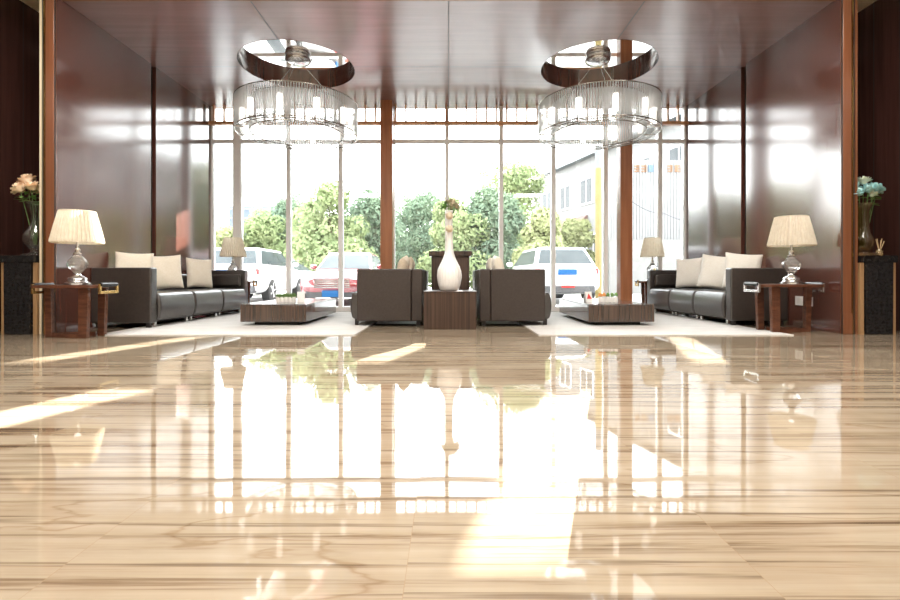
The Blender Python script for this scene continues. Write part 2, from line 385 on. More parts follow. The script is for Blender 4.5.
# windows
px2x = lambda px, D: (px - 448.5) * D / 480
edges = [212, 238, 289, 341, 393, 447, 501, 553, 605, 659, 685]
ex = [px2x(p, WIN) for p in edges]
ex[0] = -WX; ex[-1] = WX
for i in range(10):
    a, b = ex[i], ex[i + 1]
    e = bpy.data.objects.new('window_%d' % (i + 1), None); link(e); struct(e); e.location = ((a + b) / 2, WIN, 0)
    hw = (b - a) / 2; mw = .04
    bm = B()
    wl = .08 if i == 1 else mw
    box(bm, -hw, -hw + wl, -.06, .06, 0, CEIL); box(bm, hw - (.08 if i == 0 else mw), hw, -.06, .06, 0, CEIL)
    box(bm, -hw + wl, hw - mw, -.05, .05, 3.36, 3.43); box(bm, -hw + wl, hw - mw, -.05, .05, 0, .08)
    ob('window_frame', bm, 'mullion', e)
    bm = B(); box(bm, -hw, hw, -.006, .006, .02, CEIL); ob('glass_pane', bm, 'pane', e)
# timber slat band over the glass, and timber columns
bm = B(); box(bm, -WX, WX, WIN - .16, WIN - .06, 3.70, 3.76); struct(ob('trim_slat_rail', bm, 'slat_wood'))
e = bpy.data.objects.new('trim_slats', None); link(e); struct(e); e.location = (0, WIN - .11, 3.76)
k = -WX + .1
while k < WX:
    bm = B(); box(bm, -.014, .014, -.04, .04, 0, CEIL - 3.76); ob('slat', bm, 'slat_wood', e, loc=(k, 0, 0)); k += .2
for i, px in enumerate((387, 624.5)):
    bm = B(); x = px2x(px, 9.35); box(bm, x - .115, x + .115, 9.24, 9.46, 0, CEIL)
    struct(ob('trim_column_%d' % (i + 1), bm, 'column_wood', bevel=.008))

# wall socket plate
t = thing('socket_plate', 'white socket plate low on the right timber wall behind the side table', 'socket', (WX, 6.41, .365))
bm = B(); box(bm, -.012, -.001, -.15, .15, -.062, .062); ob('plate', bm, 'white_card', t, bevel=.003)
for yy in (-.07, .07):
    bm = B(); box(bm, -.016, -.011, yy - .035, yy + .035, -.035, .035); ob('socket', bm, 'porcelain', t, bevel=.002)

# ------------------------------------------------------------------ rugs
RUG = .012
for nm, x0, x1, lab in (('l', -4.15, -1.10, 'pale grey rug under the left coffee table and sofa'), ('r', 1.06, 4.05, 'pale grey rug under the right coffee table and sofa')):
    bm = B(); box(bm, x0, x1, 5.63, 9.2, 0.0005, RUG); tag(ob('area_rug', bm, 'rug'), lab, 'rug', 'pale lounge rugs')

# ------------------------------------------------------------------ sofas and armchairs
def soft(bm_fn, name, parent, m='leather', bev=.03, loc=(0, 0, 0)):
    bm = B(); bm_fn(bm); return ob(name, bm, m, parent, bevel=bev, seg=4, loc=loc)
def cushion_block(bm, x0, x1, y0, y1, z0, z1, crown=.02, front=1, nx=8, ny=8):
    """upholstered block: crowned top, bulging front"""
    grid = {}
    n = 10
    def P(u, v, w):
        x = x0 + (x1 - x0) * u; y = y0 + (y1 - y0) * v; z = z0 + (z1 - z0) * w
        cu = 1 - (2 * u - 1) ** 2; cv = 1 - (2 * v - 1) ** 2; cw = 1 - (2 * w - 1) ** 2
        if w > .5: z += crown * cu * cv * (2 * w - 1)
        if front > 0 and u > .5: x += .035 * cw * (2 * u - 1)
        if front < 0 and u < .5: x -= .035 * cw * (1 - 2 * u)
        return (x, y, z)
    def v(u, vv, w):
        k = (round(u * n), round(vv * n), round(w * n))
        if k not in grid: grid[k] = bm.verts.new(P(u, vv, w))
        return grid[k]
    for i in range(n):
        for j in range(n):
            a, b, c, d = i / n, (i + 1) / n, j / n, (j + 1) / n
            for f in (((a, c, 0), (b, c, 0), (b, d, 0), (a, d, 0)), ((a, c, 1), (b, c, 1), (b, d, 1), (a, d, 1)), ((a, 0, c), (b, 0, c), (b, 0, d), (a, 0, d)),
                      ((a, 1, c), (b, 1, c), (b, 1, d), (a, 1, d)), ((0, a, c), (0, b, c), (0, b, d), (0, a, d)), ((1, a, c), (1, b, c), (1, b, d), (1, a, d))):
                bm.faces.new([v(*q) for q in f])
def sofa(label, loc, rz, L, leg=RUG):
    t = thing('leather_sofa', label, 'sofa', (loc[0], loc[1], leg), rz, 'leather sofas along the walls')
    h = L / 2; at = .14; z0 = .065; zt = .80
    for s in (-1, 1):
        y0, y1 = sorted((s * h, s * (h - at)))
        arm = soft(lambda bm: box(bm, -.42, .40, y0, y1, z0, zt), 'arm', t, bev=.022)
        bm = B(); box(bm, -.36, .37, y0 + .02 * (s < 0) - (.0), y1, zt - .235, zt - .228)
        ya, yb = sorted((s * (h - at) , s * (h - at - .10)))
        bm.free()
        soft(lambda bm: box(bm, -.2, .34, ya + .003, yb - .003, .50, .72), 'arm_cushion', t, bev=.035)
    soft(lambda bm: box(bm, -.42, -.31, -h + at, h - at, .10, .72), 'backrest', t, bev=.03)
    bm = B(); box(bm, -.40, .34, -h + at, h - at, .065, .12); ob('base_rail', bm, 'gap_black', t)
    n = 3; sw = (L - 2 * at) / n
    for i in range(n):
        y0 = -h + at + i * sw
        bm = B(); cushion_block(bm, -.305, .40, y0 + .006, y0 + sw - .006, .085, .455, .015)
        ob('seat_cushion', bm, 'leather', t, bevel=.035, seg=4, angle=60)
        for yy in (y0 + .06, y0 + sw - .06):
            bm = B(); box(bm, .30, .335, yy - .02, yy + .02, 0, .088); ob('leg', bm, 'chrome', t, bevel=.004)
    for yy in (-h + .07, h - .07):
        bm = B(); box(bm, -.38, -.33, yy - .025, yy + .025, 0, .07); ob('leg', bm, 'gap_black', t)
        bm = B(); box(bm, .30, .35, yy - .025, yy + .025, 0, .07); ob('leg', bm, 'gap_black', t)
    return t
sofa('black leather three seat sofa along the left wall', (-4.275, 7.765), math.radians(-2.2), 2.83)
sofa('black leather three seat sofa along the right wall', (4.275, 7.98), PI + math.radians(2.2), 2.6)

def armchair(label, x, y, rz):
    """local: backrest at x=0, seat faces -x"""
    t = thing('armchair', label, 'armchair', (x, y, RUG), rz, 'leather armchairs back to back in the middle')
    z0 = .065; zt = .785; hw = .47
    soft(lambda bm: box(bm, -.15, 0, -hw, hw, z0, zt), 'backrest', t, 'leather_back', .018)
    for s in (-1, 1):
        y0, y1 = sorted((s * hw, s * (hw - .13)))
        soft(lambda bm: box(bm, -.905, -.153, y0, y1, z0, zt), 'arm', t, 'leather_back', .018)
    bm = B(); cushion_block(bm, -.99, -.152, -hw + .133, hw - .133, .08, .46, .02, -1)
    ob('seat_cushion', bm, 'leather', t, bevel=.04, seg=4, angle=60)
    bm = B(); cushion_block(bm, -.30, -.152, -hw + .135, hw - .135, .44, .76, .01, -1); ob('back_cushion', bm, 'leather', t, bevel=.03, seg=3, angle=60)
    for xx in (-.93, -.06):
        for yy in (-hw + .06, hw - .06):
            bm = B()
            if xx < -.5: yy = yy * .76
            box(bm, xx - .025, xx + .025, yy - .025, yy + .025, 0, .085); ob('leg', bm, 'gap_black', t)
    return t
YC = (7.08, 8.14)
for sgn in (-1, 1):
    for j, yc in enumerate(YC):
        side = 'left' if sgn < 0 else 'right'
        lab = ('dark brown leather armchair facing %s, beside the striped block table' % side) if j == 0 else ('dark brown leather armchair facing %s, standing behind the front one' % side)
        armchair(lab, -.36 if sgn < 0 else .43, yc, 0 if sgn < 0 else PI)

# cushions --------------------------------------------------------------
def pillow(label, loc, yaw, lean, roll=0, size=.5, thick=.17, m='cushion_cream', group=None, seed=0, asp=.86):
    """square scatter cushion standing on an edge; faces local -y"""
    bm = B(); n = 16; r = random.Random(seed); V = {}
    ph = r.random() * 6
    for s in (-1, 1):
        for i in range(n + 1):
            for j in range(n + 1):
                u = 2 * i / n - 1; v = 2 * j / n - 1
                edge = i in (0, n) or j in (0, n)
                if edge and s == 1: V[s, i, j] = V[-1, i, j]; continue
                pin = .075
                x = u * (1 - pin * (1 - v * v) * abs(u)) * size / 2 * asp
                z = v * (1 - pin * (1 - u * u) * abs(v)) * size / 2
                th = thick / 2 * ((1 - u ** 4) * (1 - v ** 4)) ** .55 * (1 + .08 * math.sin(5 * u + ph) * math.sin(4 * v + ph))
                V[s, i, j] = bm.verts.new((x, s * th, z + size / 2))
    for s in (-1, 1):
        for i in range(n):
            for j in range(n): bm.faces.new((V[s, i, j], V[s, i + 1, j], V[s, i + 1, j + 1], V[s, i, j + 1]))
    o = ob('scatter_cushion', bm, m, smooth=True)
    o.rotation_euler = (Matrix.Rotation(yaw, 4, 'Z') @ Matrix.Rotation(-lean, 4, 'X') @ Matrix.Rotation(roll, 4, 'Y')).to_euler()
    o.location = loc
    md = o.modifiers.new('sub', 'SUBSURF'); md.levels = 1; md.render_levels = 1
    return tag(o, label, 'cushion', group)
D_ = math.radians
SZ = RUG + .455 + .012
G1 = 'cream cushions on the left sofa'; G2 = 'cream cushions on the right sofa'
pillow('cream cushion on the left sofa against its near arm, under the left wall', (-4.46, 6.76, SZ), D_(22), D_(9), D_(2), .58, .17, 'cushion_cream', G1, 1)
pillow('cream cushion in the middle of the left sofa', (-4.37, 7.46, SZ), D_(36), D_(10), D_(-4), .57, .17, 'cushion_cream', G1, 2)
pillow('cream cushion on the left sofa farthest toward the windows', (-4.31, 8.33, SZ), D_(56), D_(10), D_(3), .55, .17, 'cushion_cream', G1, 3)
pillow('white cushion on the right sofa against its near arm', (4.24, 6.98, SZ), D_(-26), D_(10), D_(6), .58, .17, 'cushion_white', G2, 4)
pillow('white cushion in the middle of the right sofa', (4.19, 7.62, SZ), D_(-36), D_(11), D_(8), .58, .17, 'cushion_white', G2, 5)
pillow('white cushion on the right sofa farthest toward the windows', (4.20, 8.40, SZ), D_(-52), D_(10), D_(-3), .56, .17, 'cushion_white', G2, 6)
G3 = 'tan cushions in the armchairs'
SA = RUG + .46 + .02
pillow('tan cushion whose tip shows over the front left armchair', (-.735, 7.08, SA), D_(-90), D_(12), D_(8), .52, .16, 'cushion_tan', G3, 7)
pillow('tan cushion in the rear left armchair', (-.735, 8.14, SA), D_(-90), D_(12), D_(-6), .54, .16, 'cushion_tan', G3, 8)
pillow('pale cushion whose tip shows over the front right armchair', (.80, 7.08, SA), D_(90), D_(12), D_(-5), .53, .16, 'cushion_cream', G3, 9)
pillow('pale cushion in the rear right armchair', (.80, 8.14, SA), D_(90), D_(12), D_(5), .53, .16, 'cushion_cream', G3, 10)

# ------------------------------------------------------------------ tables
def coffee(label, x0, x1):
    xc = (x0 + x1) / 2; hw = (x1 - x0) / 2; d = .88
    t = thing('coffee_table', label, 'coffee table', (xc, 6.64 + d, RUG), 0, 'low striped coffee tables')
    bm = B(); box(bm, -hw, hw, -d, d, .052, .282); ob('body', bm, 'zebra_gloss', t, bevel=.004)
    bm = B(); box(bm, -hw, hw, -d, d, .283, .298); ob('table_top', bm, 'zebra_gloss', t, bevel=.004)
    bm = B(); box(bm, -hw + .14, hw - .14, -d + .14, d - .14, 0, .052); ob('plinth', bm, 'gap_black', t)
coffee('low dark striped wood coffee table on the left rug', -2.88, -1.97)
coffee('low dark striped wood coffee table on the right rug', 1.94, 2.85)
CT = RUG + .298
t = thing('side_table', 'dark striped wood block table between the armchairs, under the white vase', 'side table', (.02, 6.28, 0))
bm = B(); box(bm, -.345, .345, 0, .62, 0, .48); ob('body', bm, 'zebra_wood', t, bevel=.004)
bm = B(); box(bm, -.35, .35, -.004, .625, .481, .50); ob('table_top', bm, 'zebra_wood', t, bevel=.004)
t = thing('wooden_stand', 'tall dark wood stand with overhanging cap behind the white vase', 'stand', (.03, 8.02, 0))
bm = B(); box(bm, -.305, .305, -.3, .3, 0, 1.02); ob('body', bm, 'zebra_wood', t, bevel=.006)
bm = B(); box(bm, -.345, .345, -.34, .34, 1.02, 1.10); ob('cap', bm, 'zebra_wood', t, bevel=.006)
bm = B(); box(bm, -.32, .32, -.315, .315, 0.0, .08); ob('plinth', bm, 'gap_black', t)

def lamp_table(label, x, y, hx, hy, group, lx=.25, gold='gold'):
    t = thing('lamp_table', label, 'side table', (x, y, 0), 0, group)
    bm = B(); n = 24; pts = []
    for sx_, sy_, a0 in ((1, 1, 0), (-1, 1, PI / 2), (-1, -1, PI), (1, -1, 1.5 * PI)):
        for k in range(7):
            a = a0 + PI / 2 * k / 6; pts.append((sx_ * (hx - .07) + .07 * math.cos(a), sy_ * (hy - .07) + .07 * math.sin(a)))
    lo = [bm.verts.new((p[0], p[1], .565)) for p in pts]; up = [bm.verts.new((p[0], p[1], .60)) for p in pts]
    bm.faces.new(list(reversed(lo))); bm.faces.new(up)
    for i in range(len(pts)): bm.faces.new((lo[i], lo[(i + 1) % len(pts)], up[(i + 1) % len(pts)], up[i]))
    ob('table_top', bm, 'table_wood', t, bevel=.004)
    def q(cx, cy, wx, wy, z): return [(cx - wx, cy - wy, z), (cx + wx, cy - wy, z), (cx + wx, cy + wy, z), (cx - wx, cy + wy, z)]
    m_ = -1 if x > 0 else 1; k_ = hy / .22
    feet = [(-.29 * m_, 0, .04), (.19 * m_, -.13 * k_, .055), (.20 * m_, .14 * k_, .045)]
    for fx_, fy_, wd in feet:
        bm = B(); hexa(bm, q(fx_, fy_, wd * .85, .026, 0), q(fx_ * 1.06, fy_ * 1.02, wd, .026, .565)); ob('leg', bm, 'table_wood', t, bevel=.004)
    for a_, b_ in ((0, 1), (0, 2)):
        A = Vector((feet[a_][0], feet[a_][1] * .5, 0)); Bv = Vector((feet[b_][0], feet[b_][1], 0)); A += (Bv - A).normalized() * .05; Bv -= (Bv - A).normalized() * .06
        n_ = (Bv - A).normalized().cross(Vector((0, 0, 1))) * .022
        bm = B(); hexa(bm, [A - n_, Bv - n_, Bv + n_, A + n_], [p + Vector((0, 0, .05)) for p in (A - n_, Bv - n_, Bv + n_, A + n_)]); ob('stretcher', bm, 'table_wood', t)
    for sx_ in (-1, 1):
        g = B(); xx = sx_ * (hx + .015); wv = min(.15, hy - .06)
        box(g, xx - .012, xx + .012, -wv, -wv + .03, .50, .61); box(g, xx - .012, xx + .012, wv - .03, wv, .50, .61); box(g, xx - .012, xx + .012, -wv + .03, wv - .03, .50, .53)
        h = ob('handle', g, gold, t, bevel=.003)
        bm = B(); tube(bm, [(xx, -wv + .02, .60), (xx, 0, .60), (xx, wv - .02, .60)], .024, 14); ob('leather_grip', bm, 'cap_stone', h, smooth=False)
    return t
def lamp(label, x, y, z, r=.32, rt=.215, group='crystal table lamps with pleated shades'):
    t = thing('table_lamp', label, 'lamp', (x, y, z + .001), 0, group)
    bm = B(); lathe(bm, [(.0, 0), (.125, 0), (.125, .018), (.10, .03), (.085, .05), (.095, .06), (.09, .075), (.06, .095), (.035, .11), (.03, .125), (.0, .125)], 32); ob('base', bm, 'chrome', t, smooth=False)
    bm = B(); lathe(bm, [(.0, .125), (.03, .127), (.05, .15), (.09, .20), (.105, .235), (.095, .27), (.055, .315), (.035, .34), (.0, .342)], 10); ob('crystal_body', bm, 'crystal', t)
    bm = B(); lathe(bm, [(.0, .342), (.04, .345), (.045, .355), (.02, .37), (.028, .40), (.016, .42), (.014, .50), (.0, .50)], 24); ob('neck', bm, 'chrome', t)
    bm = B(); lathe(bm, [(.0, .50), (.03, .52), (.042, .56), (.03, .60), (.0, .615)], 16); ob('bulb', bm, 'bulb_frost', t, smooth=True)
    bm = B(); n = 38
    fl = lambda a, zz: 1 + .03 * (1 if int(round(a / (2 * PI) * n * 4)) % 4 < 2 else -1)
    zb, zt = .475, .84
    lathe(bm, [(r * .985, zb), (r, zb + .012), (r * .995, zb + .03), ((r + rt) / 2 * 1.015, (zb + zt) / 2), (rt, zt - .01), (rt * .98, zt)], n * 4, flute=fl)
    ob('lamp_shade', bm, 'shade_cloth', t, smooth=False)
    for r_, z_ in ((r * .99, zb + .004), (rt * .99, zt - .003)):
        bm = B(); ring_tube(bm, r_, z_, .006, 96, 6); ob('shade_trim', bm, 'shade_cloth', t, smooth=True)
GT = 'lamp tables with grip handles'
lamp_table('dark wood side table with gold handle, left of the left sofa', -4.27, 5.50, .36, .22, GT)
lamp_table('dark wood side table with pale handle, right of the right sofa', 4.20, 6.02, .38, .22, GT, gold='chrome')
lamp_table('dark wood side table behind the far arm of the left sofa', -4.17, 9.375, .38, .145, GT)
lamp_table('dark wood side table behind the far arm of the right sofa', 4.08, 9.44, .36, .13, GT)
lamp('large crystal table lamp with pleated white shade, leftmost, before the left pilaster', -4.25, 5.50, .60, .25, .175)
lamp('large crystal table lamp with pleated cream shade, in front of the right wall', 4.30, 6.02, .60, .25, .178)
lamp('small looking far lamp by the windows beyond the left sofa', -4.19, 9.34, .60, .235, .165)
lamp('small looking far lamp by the windows beyond the right sofa', 3.98, 9.37, .60, .215, .15)

# planters and cards on the coffee tables
def planter(label, x, y, top):
    t = thing('planter', label, 'planter', (x, y, CT + .001), 0, 'small white planters')
    bm = B()
    for k in range(5):
        lathe(bm, [(.022, 0), (.028, .004), (.030, .045), (.027, .085), (.022, .085), (.022, .07)], 12, cx=-.116 + .058 * k)
    box(bm, -.125, .125, -.02, .02, .004, .07)
    ob('pot', bm, 'porcelain', t, smooth=False)
    r = random.Random(int(x * 100))
    if top == 'grass':
        bm = B()
        for k in range(420):
            px, py = r.uniform(-.14, .14), r.uniform(-.022, .022); h = r.uniform(.04, .085); a = r.uniform(0, 6.28); l = r.uniform(0, .035)
            v = [bm.verts.new(q) for q in ((px - .003, py, .07), (px + .003, py, .07), (px + l * math.cos(a), py + l * math.sin(a), .075 + h))]; bm.faces.new(v)
        ob('grass', bm, 'grass_blade', t)
    else:
        for k in range(5):
            bm = B(); cx = -.116 + .058 * k
            for q in range(26):
                a = r.uniform(0, 6.28); e = r.uniform(.2, 1.3); c = Vector((cx + .022 * math.cos(a) * math.cos(e), .022 * math.sin(a) * math.cos(e), .085 + .05 * math.sin(e)))
                ball(bm, c, .012, 1, 1, 1.1, 6, 5)
            ob('succulent', bm, 'orange_bloom' if k in (0, 1, 2) and k != 2 else 'green_leaf', t, smooth=True)
planter('white row planter of green grass on the left coffee table', px2x(286, 7.0), 7.0, 'grass')
planter('white row planter of orange and green plants on the right coffee table', px2x(608, 7.0), 7.0, 'succ')
def tent(label, x, y, m, pm):
    t = thing('table_card', label, 'card', (x, y, CT + .001), .3, 'folded cards on the coffee tables')
    bm = B()
    for s in (-1, 1):
        hexa(bm, [(-.055, s * .045 - .002, 0), (.055, s * .045 - .002, 0), (.055, s * .045 + .002, 0), (-.055, s * .045 + .002, 0)], [(-.055, -.002 + s * .002, .155), (.055, -.002 + s * .002, .155), (.055, .002 + s * .002, .155), (-.055, .002 + s * .002, .155)])
    ob('card', bm, m, t)
    bm = B(); a = math.atan2(.043, .155)
    v = [(-.04, .05), (.045, .05), (.0, .13)] if pm == 'red_card' and m == 'white_card' else [(-.04, .02), (.04, .02), (.04, .05), (-.04, .05)]
    f = [bm.verts.new((p[0], -.045 + .043 * p[1] / .155 - .0035, p[1])) for p in v]; g = [bm.verts.new((p[0], -.045 + .043 * p[1] / .155 - .0025, p[1])) for p in v]
    bm.faces.new(f); bm.faces.new(list(reversed(g)))
    for i in range(len(f)): bm.faces.new((f[i], f[(i + 1) % len(f)], g[(i + 1) % len(f)], g[i]))
    ob('printed_mark', bm, pm, t)
tent('white folded card with red mark on the right coffee table', px2x(588, 7.15), 7.15, 'white_card', 'red_card')
tent('plain white folded card on the left coffee table', px2x(301, 7.15), 7.15, 'white_card', 'white_card')

# ------------------------------------------------------------------ tall white vase with flowers
VX, VY, VZ = px2x(449.3, 6.6), 6.6, .501
t = thing('ribbed_vase', 'tall white ribbed gourd vase on the striped block table', 'vase', (VX, VY, VZ))
bm = B()
prof = [(.0, .0), (.115, .0), (.13, .012), (.15, .08), (.163, .16), (.166, .21), (.158, .27), (.138, .33), (.108, .39), (.082, .45), (.064, .51), (.055, .57), (.05, .66), (.046, .80), (.044, 1.0), (.05, 1.08), (.053, 1.10), (.048, 1.10), (.04, 1.0), (.036, .7)]
lathe(bm, prof, 120, flute=lambda a, z: 1 + .02 * math.cos(24 * a) * (1 if .02 < z < .5 else 0)); ob('body', bm, 'porcelain', t, smooth=True)
def rose(bm, c, r, seed=0, d=Vector((0, 0, 1))):
    rr = random.Random(seed); c = Vector(c)
    q = d.normalized().to_track_quat('Z', 'Y')
    ball(bm, c, r * .55, 1, 1, 1.05, 10, 8)
    for ring, (rad, tilt, n) in enumerate(((.62, .25, 5), (.85, .6, 6), (1.0, 1.0, 7))):
        for k in range(n):
            a = 2 * PI * (k + .5 * ring) / n + rr.uniform(-.2, .2)
            vs = []
            for i in range(4):
                u = i / 3
                for j in range(-2, 3):
                    w = j / 2 * .55 * (math.sin(PI * (.2 + .7 * u)))
                    lift = -.6 + 1.3 * u * math.cos(tilt * u); out = .35 + (rad - .35) * u + .25 * tilt * u * u
                    p = Vector((out * math.cos(a + w), out * math.sin(a + w), lift)) * r
                    vs.append(bm.verts.new(c + q @ p))
            for i in range(3):
                for j in range(4): bm.faces.new((vs[i * 5 + j], vs[i * 5 + j + 1], vs[i * 5 + j + 6], vs[i * 5 + j + 5]))
def leaf(bm, p, d, L, W):
    p = Vector(p); d = Vector(d).normalized(); s = d.cross(Vector((0, 0, 1))); s = (s if s.length > .01 else Vector((1, 0, 0))).normalized()
    nrm = s.cross(d); prev = None
    for i in range(6):
        u = i / 5; c = p + d * L * u - Vector((0, 0, 1)) * L * .25 * u * u; w_ = W * math.sin(PI * min(1, u * .95 + .03))
        row = [bm.verts.new(c - s * w_ + nrm * w_ * .3), bm.verts.new(c), bm.verts.new(c + s * w_ + nrm * w_ * .3)]
        if prev:
            for k in range(2): bm.faces.new((prev[k], prev[k + 1], row[k + 1], row[k]))
        prev = row
def flower(label, base, head, r, m, group, seed, nleaf=2, leafm='green_leaf', name='rose', bend=.03, sr=.004):
    base = Vector(base); head = Vector(head); t = thing(name, label, 'flower', base, 0, group)
    d = head - base; rr = random.Random(seed)
    mid = d * .5 + Vector((0, 0, bend))
    bm = B(); tube(bm, [(0, 0, 0), d * .25 + (mid - d * .5) * .7, mid, d * .8 + (mid - d * .5) * .5, d], sr, 6); ob('stem', bm, 'green_stem', t, smooth=True)
    bm = B(); rose(bm, d, r, seed, (d * .5 + Vector((d.x, d.y, 0)) * 2).normalized()); ob('bloom', bm, m, t, smooth=True)
    for k in range(nleaf):
        bm = B(); a = rr.uniform(0, 6.28); leaf(bm, d * rr.uniform(.78, .9), (math.cos(a), math.sin(a), rr.uniform(-.1, .5)), rr.uniform(.09, .14), .025); ob('leaf', bm, leafm, t, smooth=True)
GV = 'flowers in the tall white vase'
top = VZ + .95
for i, (dx, dz, r, m, lab) in enumerate(((-.065, 1.66, .05, 'green_leaf', 'dark green bloom at the left of the bunch over the white vase'), (-.015, 1.72, .05, 'dried_rose', 'olive bloom at the top of the bunch over the white vase'),
        (.05, 1.71, .055, 'cream_rose', 'cream rose at the top right of the bunch over the white vase'), (.10, 1.66, .055, 'dried_rose', 'tan bloom at the right of the bunch over the white vase'),
        (.02, 1.65, .05, 'cream_rose', 'cream rose low in the middle of the bunch over the white vase'))):
    flower(lab, (VX + dx * .15, VY, top), (VX + dx, VY - .03 + .03 * (i % 3), dz), r, m, GV, 20 + i, 3, sr=.006)
for i, (dx, z, lab) in enumerate(((.0, 1.515, 'upper cream ball flower on the neck of the white vase'), (.0, 1.34, 'lower cream ball flower on the neck of the white vase'))):
    t = thing('ball_flower', lab, 'flower', (VX + dx, VY - .045, z), 0, GV)
    bm = B(); rose(bm, (0, -.045, 0), .045, 40 + i, Vector((0, -1, .3))); ball(bm, (0, -.045, 0), .048, 1, 1, 1, 14, 10); ob('bloom', bm, 'cream_rose', t, smooth=True)
    bm = B(); tube(bm, [(0, 0, 0), (0, 0, .15), (.0, .0, 1.58 - z)], .004, 6); ob('stem', bm, 'white_card', t)

# ------------------------------------------------------------------ pedestals and vases at the sides
def pedestal(sgn, label):
    t = thing('pedestal', label, 'pedestal', (sgn * 5.145, 5.92, 0), 0, 'black stone pedestals')
    bm = B(); hexa(bm, [(-.155, -.2, 0), (.155, -.2, 0), (.155, .1, 0), (-.155, .1, 0)], [(-.16, -.2, .86), (.16, -.2, .86), (.16, .1, .86), (-.16, .1, .86)]); ob('stone_body', bm, 'black_stone', t, bevel=.004)
    bm = B(); box(bm, -.205, .205, -.21, .22, .86, .945); ob('cap', bm, 'cap_stone', t, bevel=.004)
    for s in (-1, 1):
        bm = B(); box(bm, s * .19 - .022, s * .19 + .022, -.17, .1, 0, .859); ob('side_panel', bm, 'oak_edge', t)
pedestal(-1, 'black stone pedestal at the far left edge, beside the left pilaster')
pedestal(1, 'black stone pedestal at the far right edge, beside the right pilaster')
PZ = .946
LXV, RXV, VD = -5.03, 5.03, 5.85
t = thing('glass_vase', 'clear glass baluster vase of peach roses on the left pedestal', 'vase', (LXV, VD, PZ), 0, 'glass flower vases')
bm = B(); lathe(bm, [(.0, 0), (.135, 0), (.14, .012), (.13, .022), (.06, .035), (.05, .07), (.075, .10), (.115, .15), (.13, .21), (.118, .27), (.08, .33), (.05, .39), (.045, .46), (.055, .53), (.085, .60), (.11, .65), (.106, .655), (.08, .605), (.05, .53), (.04, .46), (.045, .39), (.075, .33), (.112, .27), (.124, .21), (.11, .15), (.07, .105), (.0, .09)], 40); ob('body', bm, 'vase_glass', t, smooth=True)
GL = 'peach roses in the left glass vase'
for i, (dx, dy, z, r, lab) in enumerate(((-.17, -.03, 1.79, .068, 'peach rose hanging lowest left over the left glass vase'), (-.105, .0, 1.90, .068, 'peach rose at the top of the left glass vase'), (-.01, -.05, 1.82, .07, 'pale peach rose beside the left pilaster'), (.04, .03, 1.80, .06, 'peach rose behind the edge of the left pilaster'), (-.07, .08, 1.80, .06, 'peach rose at the back of the left glass vase'))):
    flower(lab, (LXV + dx * .1, VD + dy * .1, PZ + .13), (LXV + dx, VD + dy, z - .03), r * 1.2, 'peach_rose', GL, 60 + i, 3)
t = thing('leaf_sprig', 'green leaf sprig spilling over the rim of the left glass vase', 'leaves', (LXV, VD, PZ + .62))
for k in range(12):
    bm = B(); a = 2 * PI * k / 12 + R.uniform(-.2, .2); leaf(bm, (.03 * math.cos(a), .03 * math.sin(a), .0), (math.cos(a), math.sin(a), .5), R.uniform(.13, .22), .032); ob('leaf', bm, 'green_leaf', t, smooth=True)
t = thing('glass_vase', 'smoky amber glass vase of pale blue flowers on the right pedestal', 'vase', (RXV, VD, PZ), 0, 'glass flower vases')
bm = B(); lathe(bm, [(.0, 0), (.11, 0), (.115, .012), (.10, .02), (.07, .03), (.085, .06), (.115, .11), (.125, .16), (.112, .22), (.088, .28), (.078, .36), (.076, .46), (.08, .54), (.095, .60), (.115, .63), (.11, .633), (.09, .60), (.074, .54), (.07, .46), (.072, .36), (.082, .28), (.106, .22), (.118, .16), (.108, .11), (.0, .06)], 40); ob('body', bm, 'vase_smoke', t, smooth=True)
for s in (-1,):
    bm = B(); tube(bm, [(s * .08, 0, .50), (s * .115, 0, .48), (s * .12, 0, .42), (s * .085, 0, .37)], .012, 8); ob('handle', bm, 'gold', t, smooth=True)
GR = 'pale blue flowers in the right glass vase'
for i, (dx, dy, z, r, m, lab) in enumerate(((-.07, -.05, 1.72, .068, 'teal_rose', 'pale blue flower lowest left in the right vase'), (.03, -.07, 1.755, .068, 'teal_rose', 'pale blue flower low in the middle of the right vase'), (.13, -.04, 1.765, .066, 'teal_rose', 'pale blue flower second from right in the right vase'),
        (.195, .0, 1.765, .062, 'teal_rose', 'pale blue flower hanging farthest right from the right vase'), (.03, .0, 1.86, .062, 'pale_rose', 'cream green flower at the top of the right vase'), (-.065, .02, 1.80, .062, 'teal_rose', 'pale blue flower upper left in the right vase'), (.085, -.06, 1.69, .05, 'pale_rose', 'cream green flower hanging under the blue ones in the right vase'))):
    flower(lab, (RXV + dx * .2, VD + dy * .2, PZ + .10), (RXV + dx, VD + dy, z), r * 1.15, m, GR, 80 + i, 2)
t = thing('reed_diffuser', 'small amber reed diffuser beside the vase on the right pedestal', 'diffuser', (RXV + .105, VD - .13, PZ))
bm = B(); lathe(bm, [(.0, 0), (.03, 0), (.034, .008), (.032, .055), (.014, .07), (.014, .085), (.0, .085)], 20); ob('bottle', bm, 'amber_glass', t, smooth=True)
for k, (a, l) in enumerate(((-.22, .19), (-.05, .2), (.1, .18), (.24, .2), (.34, .17))):
    bm = B(); tube(bm, [(0, 0, .03), (math.sin(a) * l, (k % 2) * .02, l)], .0035, 6); ob('reed', bm, 'reed', t)
t = thing('glass_tray', 'flat glass block under the vase edge on the right pedestal', 'tray', (RXV - .05, VD - .155, PZ))
bm = B(); box(bm, -.09, .09, -.03, .03, 0, .03); ob('block', bm, 'vase_smoke', t, bevel=.003)

